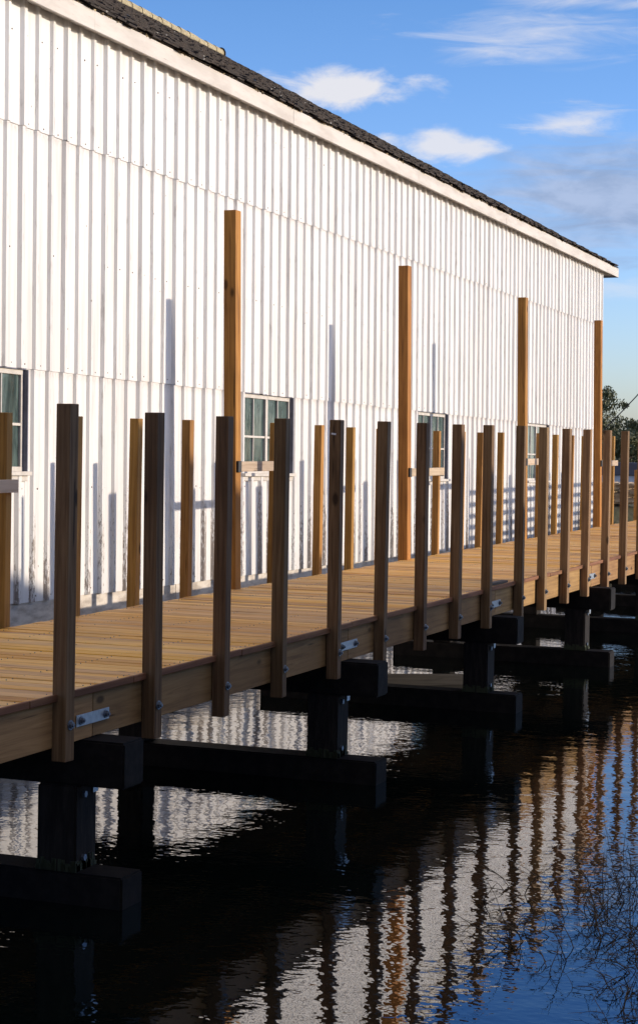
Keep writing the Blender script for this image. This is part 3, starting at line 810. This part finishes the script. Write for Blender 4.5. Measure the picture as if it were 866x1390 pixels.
tag(link('water_stems', bm, M['twig']), 'tangle of thin dark dead stems standing in the water at the lower right', 'water plants', kind='stuff')

# ------------------------------------------------------------------ camera
f = 2528.; ps, th, ro = R(21.18947), R(1.24274), R(.97654)
F = Vector((math.cos(ps)*math.cos(th), math.sin(ps)*math.cos(th), -math.sin(th)))
R0 = Vector((math.sin(ps), -math.cos(ps), 0)); U0 = R0.cross(F)
Rv = R0*math.cos(ro)+U0*math.sin(ro); Uv = U0*math.cos(ro)-R0*math.sin(ro)
cam = bpy.data.cameras.new('camera'); co = bpy.data.objects.new('camera', cam); C.objects.link(co)
m = Matrix((Rv, Uv, -F)).transposed().to_4x4(); co.matrix_world = m
cam.sensor_fit = 'VERTICAL'; cam.sensor_height = 36.; cam.lens = 36.*f/1390
cam.shift_y = -(695-650)/1390.; cam.clip_end = 4000; cam.clip_start = .05
SC.camera = co

# ------------------------------------------------------------------ light
SAZ, SEL = -68., 9.1
sd = Vector((math.cos(R(SAZ))*math.cos(R(SEL)), math.sin(R(SAZ))*math.cos(R(SEL)), math.sin(R(SEL))))
sun = bpy.data.lights.new('sun', 'SUN'); sun.energy = 5.0; sun.angle = R(.5); sun.color = (1., .86, .70)
so = bpy.data.objects.new('sun', sun); C.objects.link(so); so.rotation_euler = sd.to_track_quat('Z', 'Y').to_euler()
wd = bpy.data.worlds.new('World'); SC.world = wd; wd.use_nodes = True
nt = wd.node_tree; nt.nodes.clear()
s = N.__new__(N); s.t = nt; s.out = nt.nodes.new('ShaderNodeOutputWorld')
sky = s.n('TexSky', _sky_type='NISHITA', _sun_disc=False, _sun_elevation=R(SEL), _sun_rotation=R(90-SAZ), _air_density=1.0, _dust_density=.6, _ozone_density=2.0).outputs[0]
dirv = s.n('TexCoord').outputs['Generated']
xyz = s.n('SeparateXYZ', Vector=dirv)
az = s.math('MULTIPLY', s.math('ARCTAN2', xyz.outputs[1], xyz.outputs[0]), 57.2958)
el = s.math('MULTIPLY', s.math('ARCSINE', xyz.outputs[2]), 57.2958)
P2 = s.n('CombineXYZ', X=az, Y=el, Z=0.).outputs[0]
cn = s.noise(s.mapv(P2, (.55, 1.3, 1)), 1., 8., .58, .3)
cs = s.noise(s.mapv(P2, (.28, 1.7, 1), (3, 8, 2)), 1., 8., .62, .6)
def blob(ca, ce, ra, re, nz, sharp, amp, flat=0., namp=2.6):
    a = s.math('DIVIDE', s.math('SUBTRACT', az, ca), ra); e_ = s.math('SUBTRACT', s.math('DIVIDE', s.math('SUBTRACT', el, ce), re), s.math('MULTIPLY', a, flat))
    d = s.math('SUBTRACT', 1., s.math('SQRT', s.math('ADD', s.math('MULTIPLY', a, a), s.math('MULTIPLY', e_, e_))))
    v_ = s.math('ADD', d, s.math('MULTIPLY', s.math('SUBTRACT', nz, .5), namp))
    return s.math('MULTIPLY', s.smooth(v_, 0., sharp), amp)
def union(a, b): return s.math('MAXIMUM', a, b)
cl = blob(20.5, 10.6, 3.1, .74, cn, .75, .93, namp=2.0)
cl = union(cl, blob(17.7, 8.95, 2.3, .60, cn, .8, .85, namp=2.1))
cl = union(cl, blob(14.6, 12.2, 5.0, .95, cs, 1.5, .75))
cl = union(cl, blob(13.2, 13.3, 4.2, .6, cs, 1.4, .7))
cl = union(cl, blob(13.7, 9.6, 2.4, .5, cs, 1.2, .75))
cl = union(cl, blob(12.2, 4.7, 3.0, .45, cs, 1.2, .35))
cl = union(cl, blob(26, 4.0, 5.0, 1.0, cs, 1.2, .5))
gen = s.math('MULTIPLY', s.smooth(s.noise(s.mapv(dirv, (2.2, 2.2, 5.5)), 1., 7., .6, .4), .56, .72), .75)
far = s.smooth(s.math('ABSOLUTE', s.math('SUBTRACT', az, 21.)), 14., 26.)
cl = union(cl, s.math('MULTIPLY', s.math('MULTIPLY', gen, far), s.smooth(el, 1., 8.)))
high = s.math('MULTIPLY', s.smooth(s.noise(s.mapv(dirv, (1.6, 1.6, 1.6), (4, 1, 0)), 1., 6., .6, .3), .36, .55), s.smooth(el, 24., 38.))
high = s.math('MULTIPLY', high, .55)
cl = union(cl, high)
gr = blob(12.2, 7.4, 5.6, 2.5, cs, .8, .95, namp=1.3)
tint = s.ramp(s.math('DIVIDE', el, 90.), [(0., (.46, .56, 1.)), (.05, (.40, .49, .83)), (.145, (.29, .41, .665)), (.2, (.18, .35, .70)), (.4, (.22, .30, .44))])
skyc = s.n('VectorMath', _operation='MULTIPLY', i0=sky, i1=s.n('VectorMath', _operation='SCALE', i0=tint, Scale=4.9).outputs[0]).outputs[0]
SKYK = 1.0
c1 = s.mix(gr, skyc, s.mix(s.smooth(cn, .35, .65), (3.5, 4.7, 7.2), (5.0, 6.2, 8.8)))
c2 = s.mix(cl, c1, s.mix(s.smooth(el, 22., 34.), (9.6, 9.5, 9.9), (10.8, 8.9, 6.9)))
bg = s.n('Background', Color=c2, Strength=.10)
nt.links.new(bg.outputs[0], s.out.inputs[0])
SC.view_settings.view_transform = 'Standard'; SC.view_settings.look = 'None'; SC.view_settings.exposure = -.2; SC.view_settings.gamma = 1.
SC.cycles.max_bounces = 8; SC.cycles.diffuse_bounces = 3; SC.cycles.glossy_bounces = 4
SC.render.resolution_x = 637; SC.render.resolution_y = 1024
